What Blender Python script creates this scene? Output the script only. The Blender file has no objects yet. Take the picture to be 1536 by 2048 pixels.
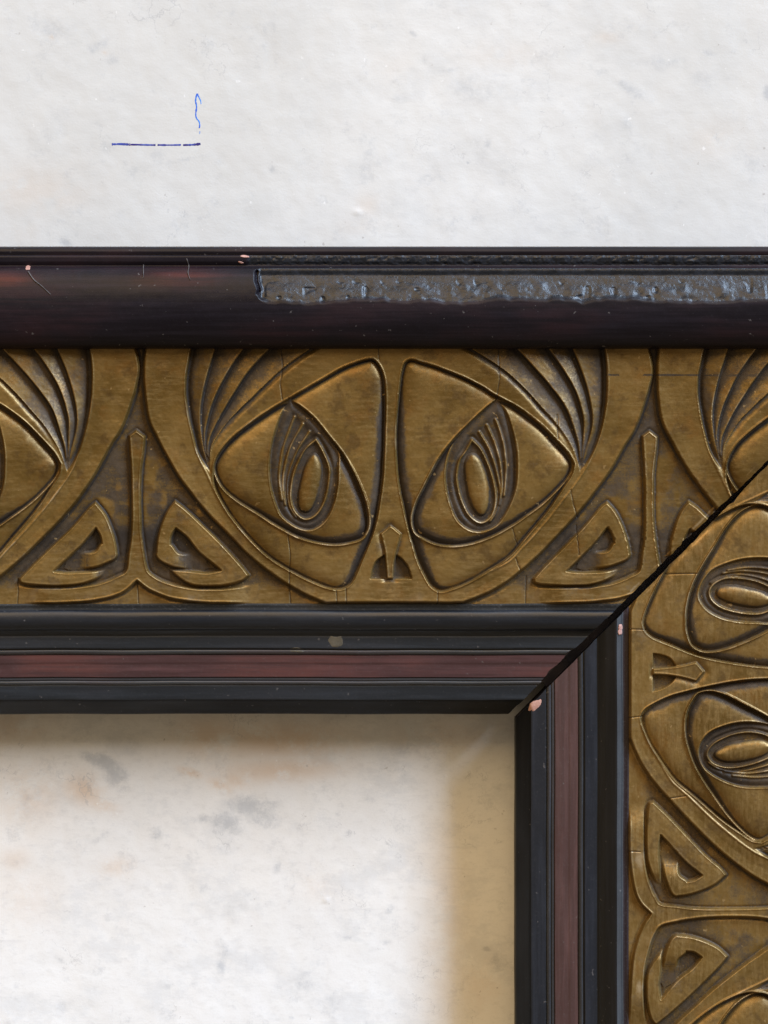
import bpy, math
import numpy as np

# ------------------------------------------------------------------ camera, light, exposure
SC = bpy.context.scene
COL = SC.collection
S = 0.00016            # metres per unit of the drawing grid (frame about 15 cm wide)
ZC = 1.5               # height of the picture centre on the wall
D = 1.3                # camera distance from the carved face of the frame
WALL = -180.0          # depth of the wall face behind the carved face, in grid units

def P(u, v, h):
    return ((u - 768.0) * S, -h * S, ZC + (1024.0 - v) * S)

cam_d = bpy.data.cameras.new('camera')
cam = bpy.data.objects.new('camera', cam_d)
COL.objects.link(cam)
cam.location = (0, -D, ZC)
cam.rotation_euler = (math.radians(90), 0, 0)
cam_d.sensor_fit = 'VERTICAL'
cam_d.sensor_height = 36.0
cam_d.lens = 36.0 * D / (2048 * S)
cam_d.clip_start = 0.05
cam_d.clip_end = 50
SC.camera = cam

world = bpy.data.worlds.new('World')
SC.world = world
world.use_nodes = True
bg = world.node_tree.nodes['Background']
bg.inputs[0].default_value = (1.0, 0.78, 0.52, 1)
bg.inputs[1].default_value = 0.29

def area_light(name, loc, target, sx, sy, power, color):
    d = bpy.data.lights.new(name, 'AREA')
    d.shape = 'RECTANGLE'
    d.size, d.size_y = sx, sy
    d.energy = power
    d.color = color
    o = bpy.data.objects.new(name, d)
    COL.objects.link(o)
    o.location = loc
    from mathutils import Vector
    dr = Vector(target) - Vector(loc)
    o.rotation_euler = dr.to_track_quat('-Z', 'Y').to_euler()
    return o

# tall cool window up to the right, warm room light from the left
area_light('window_light', (6.3, -4.80, ZC + 7.8), (0, 0, ZC), 2.7, 10.5, 3250, (0.56, 0.72, 0.945))
area_light('room_light', (-0.9, -2.5, ZC + 2.8), (0, 0, ZC), 3.6, 2.8, 104, (1.0, 0.69, 0.34))

SC.view_settings.view_transform = 'Standard'
SC.view_settings.look = 'None'
SC.view_settings.exposure = 0.0
SC.view_settings.gamma = 1.0

# ------------------------------------------------------------------ materials
class NT:
    def __init__(self, name):
        self.m = bpy.data.materials.new(name)
        self.m.use_nodes = True
        self.t = self.m.node_tree
        self.b = self.t.nodes['Principled BSDF']
        self.pos = self.n('ShaderNodeTexCoord').outputs['Object']
    def n(self, kind, **kw):
        nd = self.t.nodes.new(kind)
        for k, v in kw.items():
            setattr(nd, k, v)
        return nd
    def l(self, a, b):
        self.t.links.new(a, b)
    def put(self, sock, v):
        if isinstance(v, bpy.types.NodeSocket):
            self.l(v, sock)
        elif isinstance(v, tuple) and len(v) == 3 and sock.type == 'RGBA':
            sock.default_value = (*v, 1)
        else:
            sock.default_value = v
    def noise(self, scale, detail=4, rough=0.6, stretch=None, dist=0.0, off=(0, 0, 0), rot=(0, 0, 0)):
        p = self.pos
        if stretch or off != (0, 0, 0) or rot != (0, 0, 0):
            mp = self.n('ShaderNodeMapping')
            self.l(p, mp.inputs[0])
            mp.inputs['Location'].default_value = off
            mp.inputs['Rotation'].default_value = rot
            mp.inputs['Scale'].default_value = stretch or (1, 1, 1)
            p = mp.outputs[0]
        nd = self.n('ShaderNodeTexNoise')
        self.l(p, nd.inputs['Vector'])
        nd.inputs['Scale'].default_value = scale
        nd.inputs['Detail'].default_value = detail
        nd.inputs['Roughness'].default_value = rough
        nd.inputs['Distortion'].default_value = dist
        return nd.outputs['Fac']
    def ramp(self, fac, a, b, lo=0.0, hi=1.0):
        nd = self.n('ShaderNodeMapRange')
        nd.interpolation_type = 'SMOOTHSTEP'
        self.put(nd.inputs['Value'], fac)
        self.put(nd.inputs['From Min'], a)
        self.put(nd.inputs['From Max'], b)
        self.put(nd.inputs['To Min'], lo)
        self.put(nd.inputs['To Max'], hi)
        return nd.outputs[0]
    def mix(self, fac, a, b, mode='MIX'):
        nd = self.n('ShaderNodeMix', data_type='RGBA', blend_type=mode)
        self.put(nd.inputs[0], fac)
        self.put(nd.inputs[6], a)
        self.put(nd.inputs[7], b)
        return nd.outputs[2]
    def math(self, op, a, b=0.0, c=0.0):
        nd = self.n('ShaderNodeMath', operation=op)
        self.put(nd.inputs[0], a)
        self.put(nd.inputs[1], b)
        self.put(nd.inputs[2], c)
        return nd.outputs[0]
    def attr(self, name):
        nd = self.n('ShaderNodeAttribute')
        nd.attribute_name = name
        return nd.outputs['Fac']
    def bump(self, height, dist, strength=1.0, prev=None):
        nd = self.n('ShaderNodeBump')
        self.l(height, nd.inputs['Height'])
        nd.inputs['Distance'].default_value = dist
        nd.inputs['Strength'].default_value = strength
        if prev is not None:
            self.l(prev, nd.inputs['Normal'])
        return nd.outputs[0]
    def set(self, **kw):
        for k, v in kw.items():
            self.put(self.b.inputs[k.replace('_', ' ')], v)
        return self.m

def bronze_material(along):
    t = NT('bronze_paint_' + ('upright' if along else 'level'))
    st = (0.16, 1, 1) if not along else (1, 1, 0.16)       # brush lines run with the length
    pat, wear, crack = t.attr('patina'), t.attr('wear'), t.attr('crack')
    big = t.noise(42, 3, 0.55)
    mid = t.noise(170, 4, 0.65, off=(3, 1, 2))
    brush = t.noise(900, 4, 0.7, stretch=st)
    fine = t.noise(1900, 3, 0.7)
    gold = t.mix(t.ramp(big, 0.36, 0.62), (0.118, 0.066, 0.011), (0.200, 0.120, 0.031))
    gold = t.mix(t.math('MULTIPLY', t.ramp(t.noise(95, 4, 0.6, off=(4, 8, 1)), 0.50, 0.70), 0.5), gold, (0.200, 0.092, 0.016))
    gold = t.mix(t.math('MULTIPLY', t.math('MULTIPLY', t.ramp(brush, 0.42, 0.70), t.ramp(t.noise(60, 3, 0.6, off=(7, 7, 1)), 0.4, 0.65, 0.35, 1.0)), 0.6), gold, (0.28, 0.185, 0.07))
    gold = t.mix(t.math('MULTIPLY', t.attr('foot_pale'), t.ramp(t.math('ADD', t.math('MULTIPLY', mid, 0.6), t.math('MULTIPLY', brush, 0.4)), 0.40, 0.60, 0.10, 0.75)), gold, (0.275, 0.180, 0.068))
    gold = t.mix(t.math('MULTIPLY', t.ramp(mid, 0.50, 0.68), 0.6), gold, (0.080, 0.044, 0.012))
    dark = t.mix(t.ramp(mid, 0.40, 0.65), (0.030, 0.022, 0.016), (0.066, 0.046, 0.028))
    # broken edge of the dark wax left in the ground
    e = t.math('ADD', pat, t.math('MULTIPLY', t.math('SUBTRACT', mid, 0.5), 1.1))
    e = t.math('ADD', e, t.math('MULTIPLY', t.math('SUBTRACT', fine, 0.5), 0.5))
    e = t.math('ADD', e, t.math('MULTIPLY', t.math('SUBTRACT', brush, 0.5), 0.5))
    wax = t.ramp(e, 0.25, 0.85)
    col = t.mix(wax, gold, dark)
    deep = t.math('MULTIPLY', t.ramp(pat, 0.84, 1.0), t.ramp(mid, 0.33, 0.6, 0.3, 0.9))  # near-black in the groove outlines, laid in to strengthen contrast
    col = t.mix(deep, col, (0.018, 0.014, 0.012))
    wear = t.math('MULTIPLY', wear, t.ramp(t.noise(75, 3, 0.6, off=(6, 2, 9)), 0.36, 0.60, 0.30, 1.0))
    w = t.math('MULTIPLY', t.ramp(t.math('ADD', wear, t.math('MULTIPLY', t.math('SUBTRACT', mid, 0.55), 1.3)), 0.35, 0.95), 0.85)
    col = t.mix(w, col, t.mix(t.ramp(big, 0.4, 0.6), (0.40, 0.25, 0.10), (0.46, 0.36, 0.22)))
    speck = t.ramp(t.noise(520, 2, 0.5, off=(5, 5, 5)), 0.70, 0.76)
    col = t.mix(t.math('MULTIPLY', speck, 0.5), col, (0.40, 0.27, 0.12))
    col = t.mix(t.ramp(crack, 0.25, 0.8, 0.0, 0.6), col, (0.02, 0.015, 0.012))
    nb = t.bump(brush, 0.00005, 0.35)
    nb = t.bump(t.noise(300, 4, 0.6, off=(1, 7, 3)), 0.00025, 0.35, nb)
    nb = t.bump(fine, 0.00004, 0.5, nb)
    return t.set(Specular_IOR_Level=t.ramp(wax, 0, 1, 0.5, 0.22), Base_Color=col, Metallic=t.math('MAXIMUM', t.math('MULTIPLY', t.math('SUBTRACT', 1.0, wax), 0.5), t.math('MULTIPLY', w, 0.6)), Roughness=t.math('SUBTRACT', t.math('ADD', t.ramp(fine, 0.3, 0.7, 0.34, 0.48), t.math('MULTIPLY', wax, 0.12)), t.math('MULTIPLY', w, 0.10)), Normal=nb)

def lacquer_material(name, base, along, streak=None, streak_amt=0.5, rough=0.34, dust=0.12, spec=0.5):
    t = NT(name)
    st = (0.05, 1, 1) if not along else (1, 1, 0.05)
    n1 = t.noise(420, 4, 0.65, stretch=st)
    n2 = t.noise(36, 3, 0.6, stretch=(0.5, 1, 1) if not along else (1, 1, 0.5))
    fine = t.noise(1500, 3, 0.7)
    col = t.mix(t.ramp(n1, 0.4, 0.7), base, tuple(c * 1.7 + 0.002 for c in base))
    if streak:
        k = t.math('MULTIPLY', t.ramp(n2, 0.48, 0.66), t.ramp(n1, 0.30, 0.62))
        col = t.mix(t.math('MULTIPLY', k, streak_amt), col, streak)
    if name.startswith('worn'):                        # brown-red ground rubbed through the black along the crown
        col = t.mix(t.math('MULTIPLY', t.attr('worn'), t.ramp(n1, 0.30, 0.62, 0.25, 1.0)), col, (0.060, 0.014, 0.012))
    d = t.ramp(t.noise(650, 2, 0.5, off=(2, 4, 1)), 0.705, 0.77)
    col = t.mix(t.math('MULTIPLY', d, 0.45), col, (0.16, 0.15, 0.15))
    f = t.ramp(fine, 0.5, 0.8)
    col = t.mix(t.math('MULTIPLY', f, dust), col, (0.14, 0.14, 0.145))
    nb = t.bump(n1, 0.00006, 0.35)
    nb = t.bump(fine, 0.00003, 0.45, nb)
    return t.set(Base_Color=col, Roughness=t.ramp(n2, 0.35, 0.65, rough - 0.06, rough + 0.1), Specular_IOR_Level=spec, Normal=nb)

def broken_material():
    t = NT('broken_lacquer')
    lump = t.noise(260, 5, 0.7)
    fine = t.noise(1400, 4, 0.7)
    col = t.mix(t.ramp(lump, 0.4, 0.65), (0.005, 0.007, 0.011), (0.013, 0.017, 0.026))
    col = t.mix(t.math('MULTIPLY', t.attr('crack'), 0.8), col, (0.30, 0.16, 0.15))
    nb = t.bump(lump, 0.0006, 0.36)
    nb = t.bump(t.noise(700, 4, 0.65, off=(3, 3, 3)), 0.00025, 0.45, nb)
    return t.set(Base_Color=col, Specular_IOR_Level=0.40, Roughness=t.ramp(fine, 0.35, 0.65, 0.26, 0.38), Normal=nb)

def plain_material(name, a, b, scale, rough, bump=0.0002):
    t = NT(name)
    n = t.noise(scale, 4, 0.65)
    col = t.mix(t.ramp(n, 0.35, 0.65), a, b)
    nb = t.bump(t.noise(scale * 3, 4, 0.65, off=(1, 2, 3)), bump, 0.6)
    return t.set(Base_Color=col, Roughness=rough, Normal=nb)

def wall_material():
    t = NT('limewashed_plaster')
    big = t.noise(14, 4, 0.55)
    mid = t.noise(60, 8, 0.74, off=(3, 3, 1), stretch=(0.8, 1, 1.15))
    grain = t.noise(520, 4, 0.65, stretch=(0.5, 1, 1.0), rot=(0, 0.5, 0))
    fine = t.noise(1700, 3, 0.7)
    grey, tan = t.attr('grey'), t.attr('tan')
    col = t.mix(t.ramp(big, 0.35, 0.68), (0.79, 0.79, 0.785), (0.845, 0.84, 0.825))
    col = t.mix(t.math('MULTIPLY', t.ramp(fine, 0.5, 0.75), 0.16), col, (0.56, 0.55, 0.53))
    col = t.mix(t.math('MULTIPLY', t.ramp(mid, 0.49, 0.62), 0.50), col, (0.66, 0.672, 0.685))
    col = t.mix(t.math('MULTIPLY', t.ramp(t.noise(22, 4, 0.6, off=(9, 2, 5)), 0.52, 0.72), 0.16), col, (0.82, 0.765, 0.70))
    col = t.mix(t.math('MULTIPLY', t.ramp(grain, 0.50, 0.72), 0.30), col, (0.62, 0.615, 0.61))
    tro = t.ramp(t.noise(170, 3, 0.6, stretch=(0.10, 1, 1.6), rot=(0, 0.42, 0), off=(5, 1, 4)), 0.60, 0.72)
    col = t.mix(t.math('MULTIPLY', t.math('MULTIPLY', tro, t.ramp(big, 0.35, 0.6)), 0.30), col, (0.55, 0.55, 0.56))
    col = t.mix(t.math('MULTIPLY', t.attr('tone'), t.ramp(t.noise(9, 4, 0.6, off=(1, 9, 3)), 0.25, 0.75, 0.5, 1.0)), col, (0.575, 0.575, 0.56))
    e = t.math('ADD', t.math('MULTIPLY', grey, 1.0), t.math('MULTIPLY', t.math('SUBTRACT', t.noise(120, 10, 0.80, off=(2, 1, 8)), 0.49), 3.6))
    g = t.math('MULTIPLY', t.ramp(e, 0.05, 1.0, 0.0, 0.56), t.ramp(grey, 0.02, 0.46))
    g = t.math('MAXIMUM', g, t.math('MULTIPLY', t.ramp(t.noise(95, 10, 0.80, off=(12, 3, 8)), 0.55, 0.66), 0.24))
    col = t.mix(g, col, (0.38, 0.405, 0.44))
    tn = t.math('MULTIPLY', tan, t.ramp(t.noise(90, 8, 0.74, off=(7, 1, 8)), 0.32, 0.56))
    col = t.mix(tn, col, (0.66, 0.47, 0.31))
    sp = t.ramp(t.noise(330, 3, 0.55, off=(4, 6, 1)), 0.725, 0.78)
    col = t.mix(t.math('MULTIPLY', sp, 0.5), col, (0.34, 0.31, 0.29))
    for sc, off, lo in ((38, (2, 2, 7), 0.60), (75, (6, 1, 2), 0.58)):               # hairline crazing, in places only
        hair = t.math('ABSOLUTE', t.math('SUBTRACT', t.noise(sc, 6, 0.6, off=off), 0.5))
        where = t.ramp(t.noise(sc * 0.6, 3, 0.6, off=(off[1], 4, off[0])), lo, lo + 0.08)
        col = t.mix(t.math('MULTIPLY', t.math('MULTIPLY', t.ramp(hair, 0.0, 0.009, 1.0, 0.0), where), 0.38), col, (0.36, 0.37, 0.39))
    sw = t.ramp(t.noise(400, 3, 0.55, off=(8, 3, 1)), 0.70, 0.78)
    col = t.mix(t.math('MULTIPLY', sw, 0.5), col, (0.90, 0.90, 0.90))
    nb = t.bump(t.noise(110, 5, 0.6, off=(1, 1, 1)), 0.0011, 0.035)
    nb = t.bump(grain, 0.00022, 0.20, nb)
    nb = t.bump(fine, 0.00006, 0.5, nb)
    return t.set(Base_Color=col, Roughness=0.88, Specular_IOR_Level=0.2, Normal=nb)

def ink_material(name, a, b):
    t = NT(name)
    n = t.noise(400, 3, 0.6)
    col = t.mix(t.ramp(n, 0.40, 0.62), a, b)
    col = t.mix(t.ramp(t.noise(1300, 3, 0.7), 0.62, 0.72), col, (0.45, 0.47, 0.66))
    return t.set(Base_Color=col, Roughness=0.7)

BRONZE = [bronze_material(0), bronze_material(1)]
BLACK = [lacquer_material('black_lacquer_level', (0.004, 0.006, 0.010), 0, (0.007, 0.008, 0.012), 0.4, 0.36, 0.06, 0.5),
         lacquer_material('black_lacquer_upright', (0.003, 0.0034, 0.005), 1, (0.008, 0.005, 0.006), 0.3, 0.36, 0.02, 0.5)]
OUTER = [lacquer_material('worn_lacquer_level', (0.0055, 0.0042, 0.0072), 0, (0.024, 0.008, 0.010), 0.55, 0.38, 0.03, 0.20),
         lacquer_material('worn_lacquer_upright', (0.0075, 0.0070, 0.008), 1, (0.028, 0.009, 0.009), 0.6, 0.36, 0.05, 0.3)]
JET = [lacquer_material('jet_lacquer_level', (0.0025, 0.0025, 0.003), 0, None, 0, 0.5, 0.02, 0.15),
       lacquer_material('jet_lacquer_upright', (0.0025, 0.0025, 0.003), 1, None, 0, 0.5, 0.02, 0.15)]
SLATE = [lacquer_material('slate_lacquer_level', (0.014, 0.018, 0.024), 0, (0.019, 0.018, 0.024), 0.3, 0.42, 0.12, 0.4),
         lacquer_material('slate_lacquer_upright', (0.011, 0.014, 0.021), 1, (0.016, 0.016, 0.023), 0.3, 0.42, 0.10, 0.35)]
REED = [lacquer_material('reed_lacquer_level', (0.024, 0.027, 0.032), 0, (0.045, 0.026, 0.028), 0.5, 0.40, 0.25, 0.6),
        lacquer_material('reed_lacquer_upright', (0.022, 0.023, 0.027), 1, (0.040, 0.024, 0.026), 0.6, 0.42, 0.2, 0.5)]
RED = [lacquer_material('oxblood_lacquer_level', (0.050, 0.022, 0.024), 0, (0.110, 0.034, 0.029), 0.8, 0.40, 0.16),
       lacquer_material('oxblood_lacquer_upright', (0.058, 0.029, 0.028), 1, (0.078, 0.036, 0.032), 0.4, 0.45, 0.18)]
EDGE = [lacquer_material('dusty_edge_level', (0.014, 0.016, 0.018), 0, (0.05, 0.04, 0.03), 0.5, 0.5, 0.45, 0.4),
        lacquer_material('dusty_edge_upright', (0.016, 0.010, 0.014), 1, (0.045, 0.028, 0.028), 0.6, 0.5, 0.25, 0.4)]
GLINT_FACET = lacquer_material('glint_facet_upright', (0.012, 0.014, 0.017), 1, None, 0, 0.55, 0.15, 1.0)
BROKEN = broken_material()
WOOD = plain_material('raw_wood', (0.035, 0.018, 0.009), (0.075, 0.040, 0.020), 120, 0.8)
GESSO = plain_material('pink_gesso', (0.36, 0.18, 0.14), (0.50, 0.29, 0.24), 400, 0.8)
GLUE = plain_material('dried_glue', (0.085, 0.078, 0.060), (0.13, 0.115, 0.085), 300, 0.5)
SCRAPE = plain_material('scratch_pale', (0.05, 0.045, 0.045), (0.10, 0.09, 0.09), 500, 0.7)

# ------------------------------------------------------------------ mesh helpers
def empty(name, parent=None):
    o = bpy.data.objects.new(name, None)
    COL.objects.link(o)
    o.parent = parent
    return o

def mesh_object(name, co, quads, mat, parent=None, normals=None, attrs=None, tris=False):
    k = 3 if tris else 4
    me = bpy.data.meshes.new(name)
    co = np.ascontiguousarray(co, dtype=np.float32)
    quads = np.ascontiguousarray(quads, dtype=np.int32)
    nf = len(quads)
    me.vertices.add(len(co))
    me.vertices.foreach_set('co', co.ravel())
    me.loops.add(nf * k)
    me.loops.foreach_set('vertex_index', quads.ravel())
    me.polygons.add(nf)
    me.polygons.foreach_set('loop_start', np.arange(0, nf * k, k, dtype=np.int32))
    me.polygons.foreach_set('use_smooth', np.ones(nf, dtype=bool))
    me.update(calc_edges=True)
    for an, av in (attrs or {}).items():
        a = me.attributes.new(an, 'FLOAT', 'POINT')
        a.data.foreach_set('value', np.ascontiguousarray(av, dtype=np.float32))
    if normals is not None:
        me.normals_split_custom_set_from_vertices(normals)
    me.materials.append(mat)
    o = bpy.data.objects.new(name, me)
    COL.objects.link(o)
    o.parent = parent
    return o

def grid_quads(nr, nc):
    i = np.arange(nr * nc, dtype=np.int32).reshape(nr, nc)
    return np.stack([i[:-1, :-1], i[1:, :-1], i[1:, 1:], i[:-1, 1:]], -1).reshape(-1, 4)

def to_world(u, v, h):
    return np.stack([(u - 768.0) * S, -h * S, ZC + (1024.0 - v) * S], -1)

def vnoise(u, v, cell, seed):
    """smooth value noise, -1..1"""
    rng = np.random.RandomState(seed)
    tab = rng.uniform(-1, 1, (64, 64))
    x, y = np.asarray(u) / cell + 1000, np.asarray(v) / cell + 1000
    xi, yi = np.floor(x).astype(int), np.floor(y).astype(int)
    fx, fy = x - xi, y - yi
    fx, fy = fx * fx * (3 - 2 * fx), fy * fy * (3 - 2 * fy)
    g = lambda a, b: tab[a % 64, b % 64]
    return (g(xi, yi) * (1 - fx) + g(xi + 1, yi) * fx) * (1 - fy) + (g(xi, yi + 1) * (1 - fx) + g(xi + 1, yi + 1) * fx) * fy

def sstep(x, a, b):
    t = np.clip((x - a) / (b - a), 0, 1)
    return t * t * (3 - 2 * t)

# ------------------------------------------------------------------ the carved owl motif: one repeat as a height map
def spline(pts, closed=True, n=6, sharp=()):
    """Catmull-Rom through pts; indices in sharp stay corners"""
    p = np.array(pts, float)
    m = len(p)
    out = []
    for i in range(m if closed else m - 1):
        a, b = p[i], p[(i + 1) % m]
        pa = p[i - 1] if (closed or i > 0) else a
        pb = p[(i + 2) % m] if (closed or i + 2 < m) else b
        ta, tb = (b - pa) / 2, (pb - a) / 2
        if i in sharp: ta = (b - a) * 0.9
        if (i + 1) % m in sharp: tb = (b - a) * 0.9
        L = np.linalg.norm(b - a)
        for k in (ta, tb):
            l = np.linalg.norm(k)
            if l > 1.2 * L: k *= 1.2 * L / l
        t = np.linspace(0, 1, n, endpoint=False)[:, None]
        out.append((2*t**3-3*t**2+1)*a + (t**3-2*t**2+t)*ta + (-2*t**3+3*t**2)*b + (t**3-t**2)*tb)
    out = np.vstack(out)
    if not closed: out = np.vstack([out, p[-1:]])
    return out

PER = 1026
U0, V0, V1 = 275 - 40, 680, 1212
NU, NV = PER + 80, V1 - V0                       # 1-unit canonical grid with a 40-unit overlap each side
GU, GV = np.meshgrid(np.arange(NU) + U0 + 0.5, np.arange(NV) + V0 + 0.5)

def seg_dist(poly, x, y, closed):
    a = poly
    b = np.roll(poly, -1, 0) if closed else poly[1:]
    if not closed: a = poly[:-1]
    d2 = np.full(x.shape, 1e12)
    side = np.zeros(x.shape)
    inside = np.zeros(x.shape, bool)
    for (x1, y1), (x2, y2) in zip(a, b):
        dx, dy = x2 - x1, y2 - y1
        L = dx*dx + dy*dy + 1e-12
        t = np.clip(((x - x1)*dx + (y - y1)*dy) / L, 0, 1)
        q = (x - x1 - t*dx)**2 + (y - y1 - t*dy)**2
        if closed:
            np.minimum(d2, q, out=d2)
            if dy != 0:
                c = (y1 > y) != (y2 > y)
                inside ^= c & (x < dx * (y - y1) / dy + x1)
        else:
            m = q < d2
            d2 = np.where(m, q, d2)
            side = np.where(m, np.sign(dx*(y - y1) - dy*(x - x1)), side)
    d = np.sqrt(d2)
    return np.where(inside, d, -d) if closed else d * np.where(side == 0, 1, side)

def field(poly, closed=True, pad=26, far=-99.0):
    """signed distance (inside positive) on the canonical grid, for the curve and its neighbours one period away"""
    out = np.full(GU.shape, far)
    for sh in (-PER, 0, PER):
        q = poly + (sh, 0)
        x0, y0 = q.min(0) - pad
        x1, y1 = q.max(0) + pad
        i0, i1 = max(0, int(x0 - U0)), min(NU, int(x1 - U0) + 1)
        j0, j1 = max(0, int(y0 - V0)), min(NV, int(y1 - V0) + 1)
        if i1 <= i0 or j1 <= j0: continue
        w = (slice(j0, j1), slice(i0, i1))
        d = seg_dist(q, GU[w], GV[w], closed)
        if closed: out[w] = np.maximum(out[w], d)
        else: out[w] = np.where(np.abs(d) < np.abs(out[w]), d, out[w])
    return out

def disp(a): return np.array(a, float)

# --- traced outlines (left half of a face, right half, and what stands between two faces)
RIB_L_OUT = [(291,680),(287,748),(291,803),(299,846),(322,893),(352,945),(381,984),(418,1030),(452,1066),(497,1112),(540,1146),(579,1172),(617,1192),(650,1206)]
RIB_L_IN = [(384,680),(375,725),(370,757),(372,803),(382,858),(396,907),(415,948),(437,994),(456,1025),(478,1055),(502,1082),(530,1109),(557,1128),(592,1148),(633,1167),(664,1178)]
RIB_R_OUT = [(1292,680),(1305,735),(1299,773),(1288,811),(1272,855),(1247,896),(1220,945),(1193,984),(1157,1028),(1116,1072),(1074,1114),(1033,1150),(992,1178),(955,1195),(925,1206)]
RIB_R_IN = [(1206,680),(1212,735),(1212,776),(1208,817),(1198,866),(1184,907),(1165,948),(1124,1004),(1088,1048),(1047,1092),(1020,1120),(979,1143),(938,1165),(897,1180)]
SOCK_L = [(735,720),(748,721),(762,738),(770,770),(771,844),(767,926),(759,994),(748,1052),(737,1085),(721,1123),(707,1156),(694,1172),(677,1179),(661,1177),(633,1167),(592,1148),(557,1128),(530,1109),(502,1082),(478,1055),(456,1025),(437,990),(427,960),(427,934),(434,912),(453,885),(483,858),(524,828),(579,796),(633,765),(688,735)]
EYE_L = [(579,803),(598,811),(628,836),(655,869),(683,904),(707,948),(729,1003),(736,1046),(726,1072),(707,1083),(674,1089),(633,1086),(592,1074),(551,1052),(513,1027),(478,1005),(450,981),(434,957),(428,934),(435,913),(453,887),(483,860),(524,831),(555,813)]
IRIS_L = [(577,796),(559,832),(543,882),(538,926),(540,967),(549,1003),(562,1033),(584,1052),(606,1061),(625,1060),(647,1044),(664,1014),(673,975),(675,940),(676,903),(655,871),(628,838),(600,814)]
RING_L = [(631,878),(613,893),(601,910),(587,942),(580,981),(581,1008),(592,1030),(609,1040),(628,1033),(644,1011),(654,975),(657,942),(653,921),(642,896)]
KNOB_L = [(629,908),(638,922),(641,944),(637,972),(629,1000),(617,1021),(605,1022),(598,1012),(597,990),(603,960),(611,930),(620,913)]
LASH_L = [[(588,833),(573,871),(562,910),(558,955),(563,1000)],[(605,847),(583,885),(570,925),(565,970),(570,1010)],[(618,862),(594,900),(579,940),(573,978),(577,1012),(590,1036)]]
FEATH_L = [[(434,680),(406,770),(398,833),(404,885),(420,944)],[(490,690),(450,748),(423,803),(409,855),(408,885),(420,944)],[(545,690),(497,740),(456,800),(428,850),(415,888),(420,944)],[(630,690),(565,737),(497,800),(456,841),(434,872),(422,898),(420,944)]]
SOCK_R = [(818,721),(830,720),(842,724),(875,733),(924,752),(965,774),(992,792),(1033,814),(1074,844),(1110,880),(1137,910),(1148,930),(1144,950),(1128,975),(1105,1010),(1080,1042),(1047,1081),(1020,1112),(979,1140),(938,1164),(897,1180),(878,1183),(862,1174),(850,1156),(834,1123),(823,1085),(812,1044),(801,994),(794,940),(793,871),(796,817),(802,762),(809,730)]
EYE_R = [(992,802),(1012,806),(1033,818),(1074,848),(1108,883),(1134,912),(1144,930),(1140,948),(1124,970),(1088,1005),(1047,1035),(1020,1053),(984,1072),(938,1087),(902,1091),(869,1087),(842,1074),(827,1061),(822,1035),(831,1003),(850,967),(875,923),(902,888),(938,850),(973,817)]
IRIS_R = [(995,797),(1013,824),(1025,858),(1033,893),(1036,926),(1035,967),(1025,1003),(1006,1038),(987,1055),(960,1063),(935,1057),(913,1038),(899,1008),(891,975),(891,942),(897,912),(911,882),(940,850),(974,819)]
RING_R = [(945,881),(962,899),(979,932),(990,967),(994,1000),(987,1027),(973,1042),(957,1044),(938,1030),(924,1005),(916,981),(913,953),(919,923),(931,905)]
KNOB_R = [(940,912),(950,911),(962,923),(973,950),(979,984),(977,1012),(966,1028),(954,1022),(940,995),(933,958),(932,930)]
LASH_R = [[(992,839),(1004,871),(1011,905),(1014,945),(1010,990)],[(975,851),(991,888),(1002,926),(1006,968),(1001,1008)],[(960,865),(982,905),(997,951),(1001,985),(996,1020),(982,1042)]]
FEATH_R = [[(925,685),(970,715),(1006,740),(1047,776),(1088,822),(1115,853),(1142,896),(1161,944)],[(1028,690),(1069,735),(1104,776),(1132,817),(1147,858),(1158,900),(1161,944)],[(1092,690),(1129,743),(1151,784),(1165,833),(1166,877),(1161,944)],[(1140,685),(1168,757),(1182,817),(1182,860),(1170,905),(1161,944)]]
BAR = [(273,862),(290,875),(287,905),(282,953),(282,1035),(286,1080),(290,1107),(297,1140),(310,1153),(330,1163),(369,1174),(420,1178),(470,1175),(515,1168),(515,1207),(440,1206),(383,1203),(342,1197),(301,1181),(275,1162),(246,1186),(205,1199),(137,1206),(40,1207),(40,1173),(80,1175),(140,1175),(191,1169),(219,1160),(236,1152),(253,1141),(258,1107),(262,1080),(264,1035),(263,953),(260,905),(258,873)]
KNOT_L = [(190,1004),(211,1030),(227,1068),(234,1100),(232,1116),(212,1112),(204,1090),(200,1072),(191,1056),(160,1093),(109,1142),(137,1145),(180,1143),(214,1138),(204,1152),(165,1168),(120,1172),(70,1170),(45,1166),(41,1157),(68,1128),(109,1087),(150,1046),(175,1016)]
STUB_L = [(203,1086),(222,1090),(235,1106),(230,1118),(214,1126),(191,1134),(165,1137),(138,1137),(134,1120),(140,1104),(165,1105),(190,1102)]
KNOT_R = [(351,1001),(335,1022),(324,1048),(316,1078),(313,1108),(326,1118),(341,1100),(344,1074),(353,1057),(376,1076),(401,1107),(442,1141),(415,1145),(383,1142),(341,1139),(352,1150),(387,1170),(442,1171),(483,1162),(498,1151),(475,1123),(442,1087),(401,1046),(370,1016)]
STUB_R = [(343,1088),(326,1094),(313,1106),(318,1118),(333,1128),(353,1135),(380,1139),(405,1140),(410,1126),(404,1110),(380,1109),(358,1105)]
ARROW = [(779,1050),(800,1067),(791,1100),(786,1130),(784,1158),(772,1158),(770,1130),(767,1100),(759,1067)]
HOLE_L = [(768,1110),(752,1121),(744,1137),(740,1157),(771,1157),(771,1130)]
HOLE_R = [(791,1110),(804,1120),(815,1137),(821,1157),(786,1157),(788,1130)]

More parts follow.
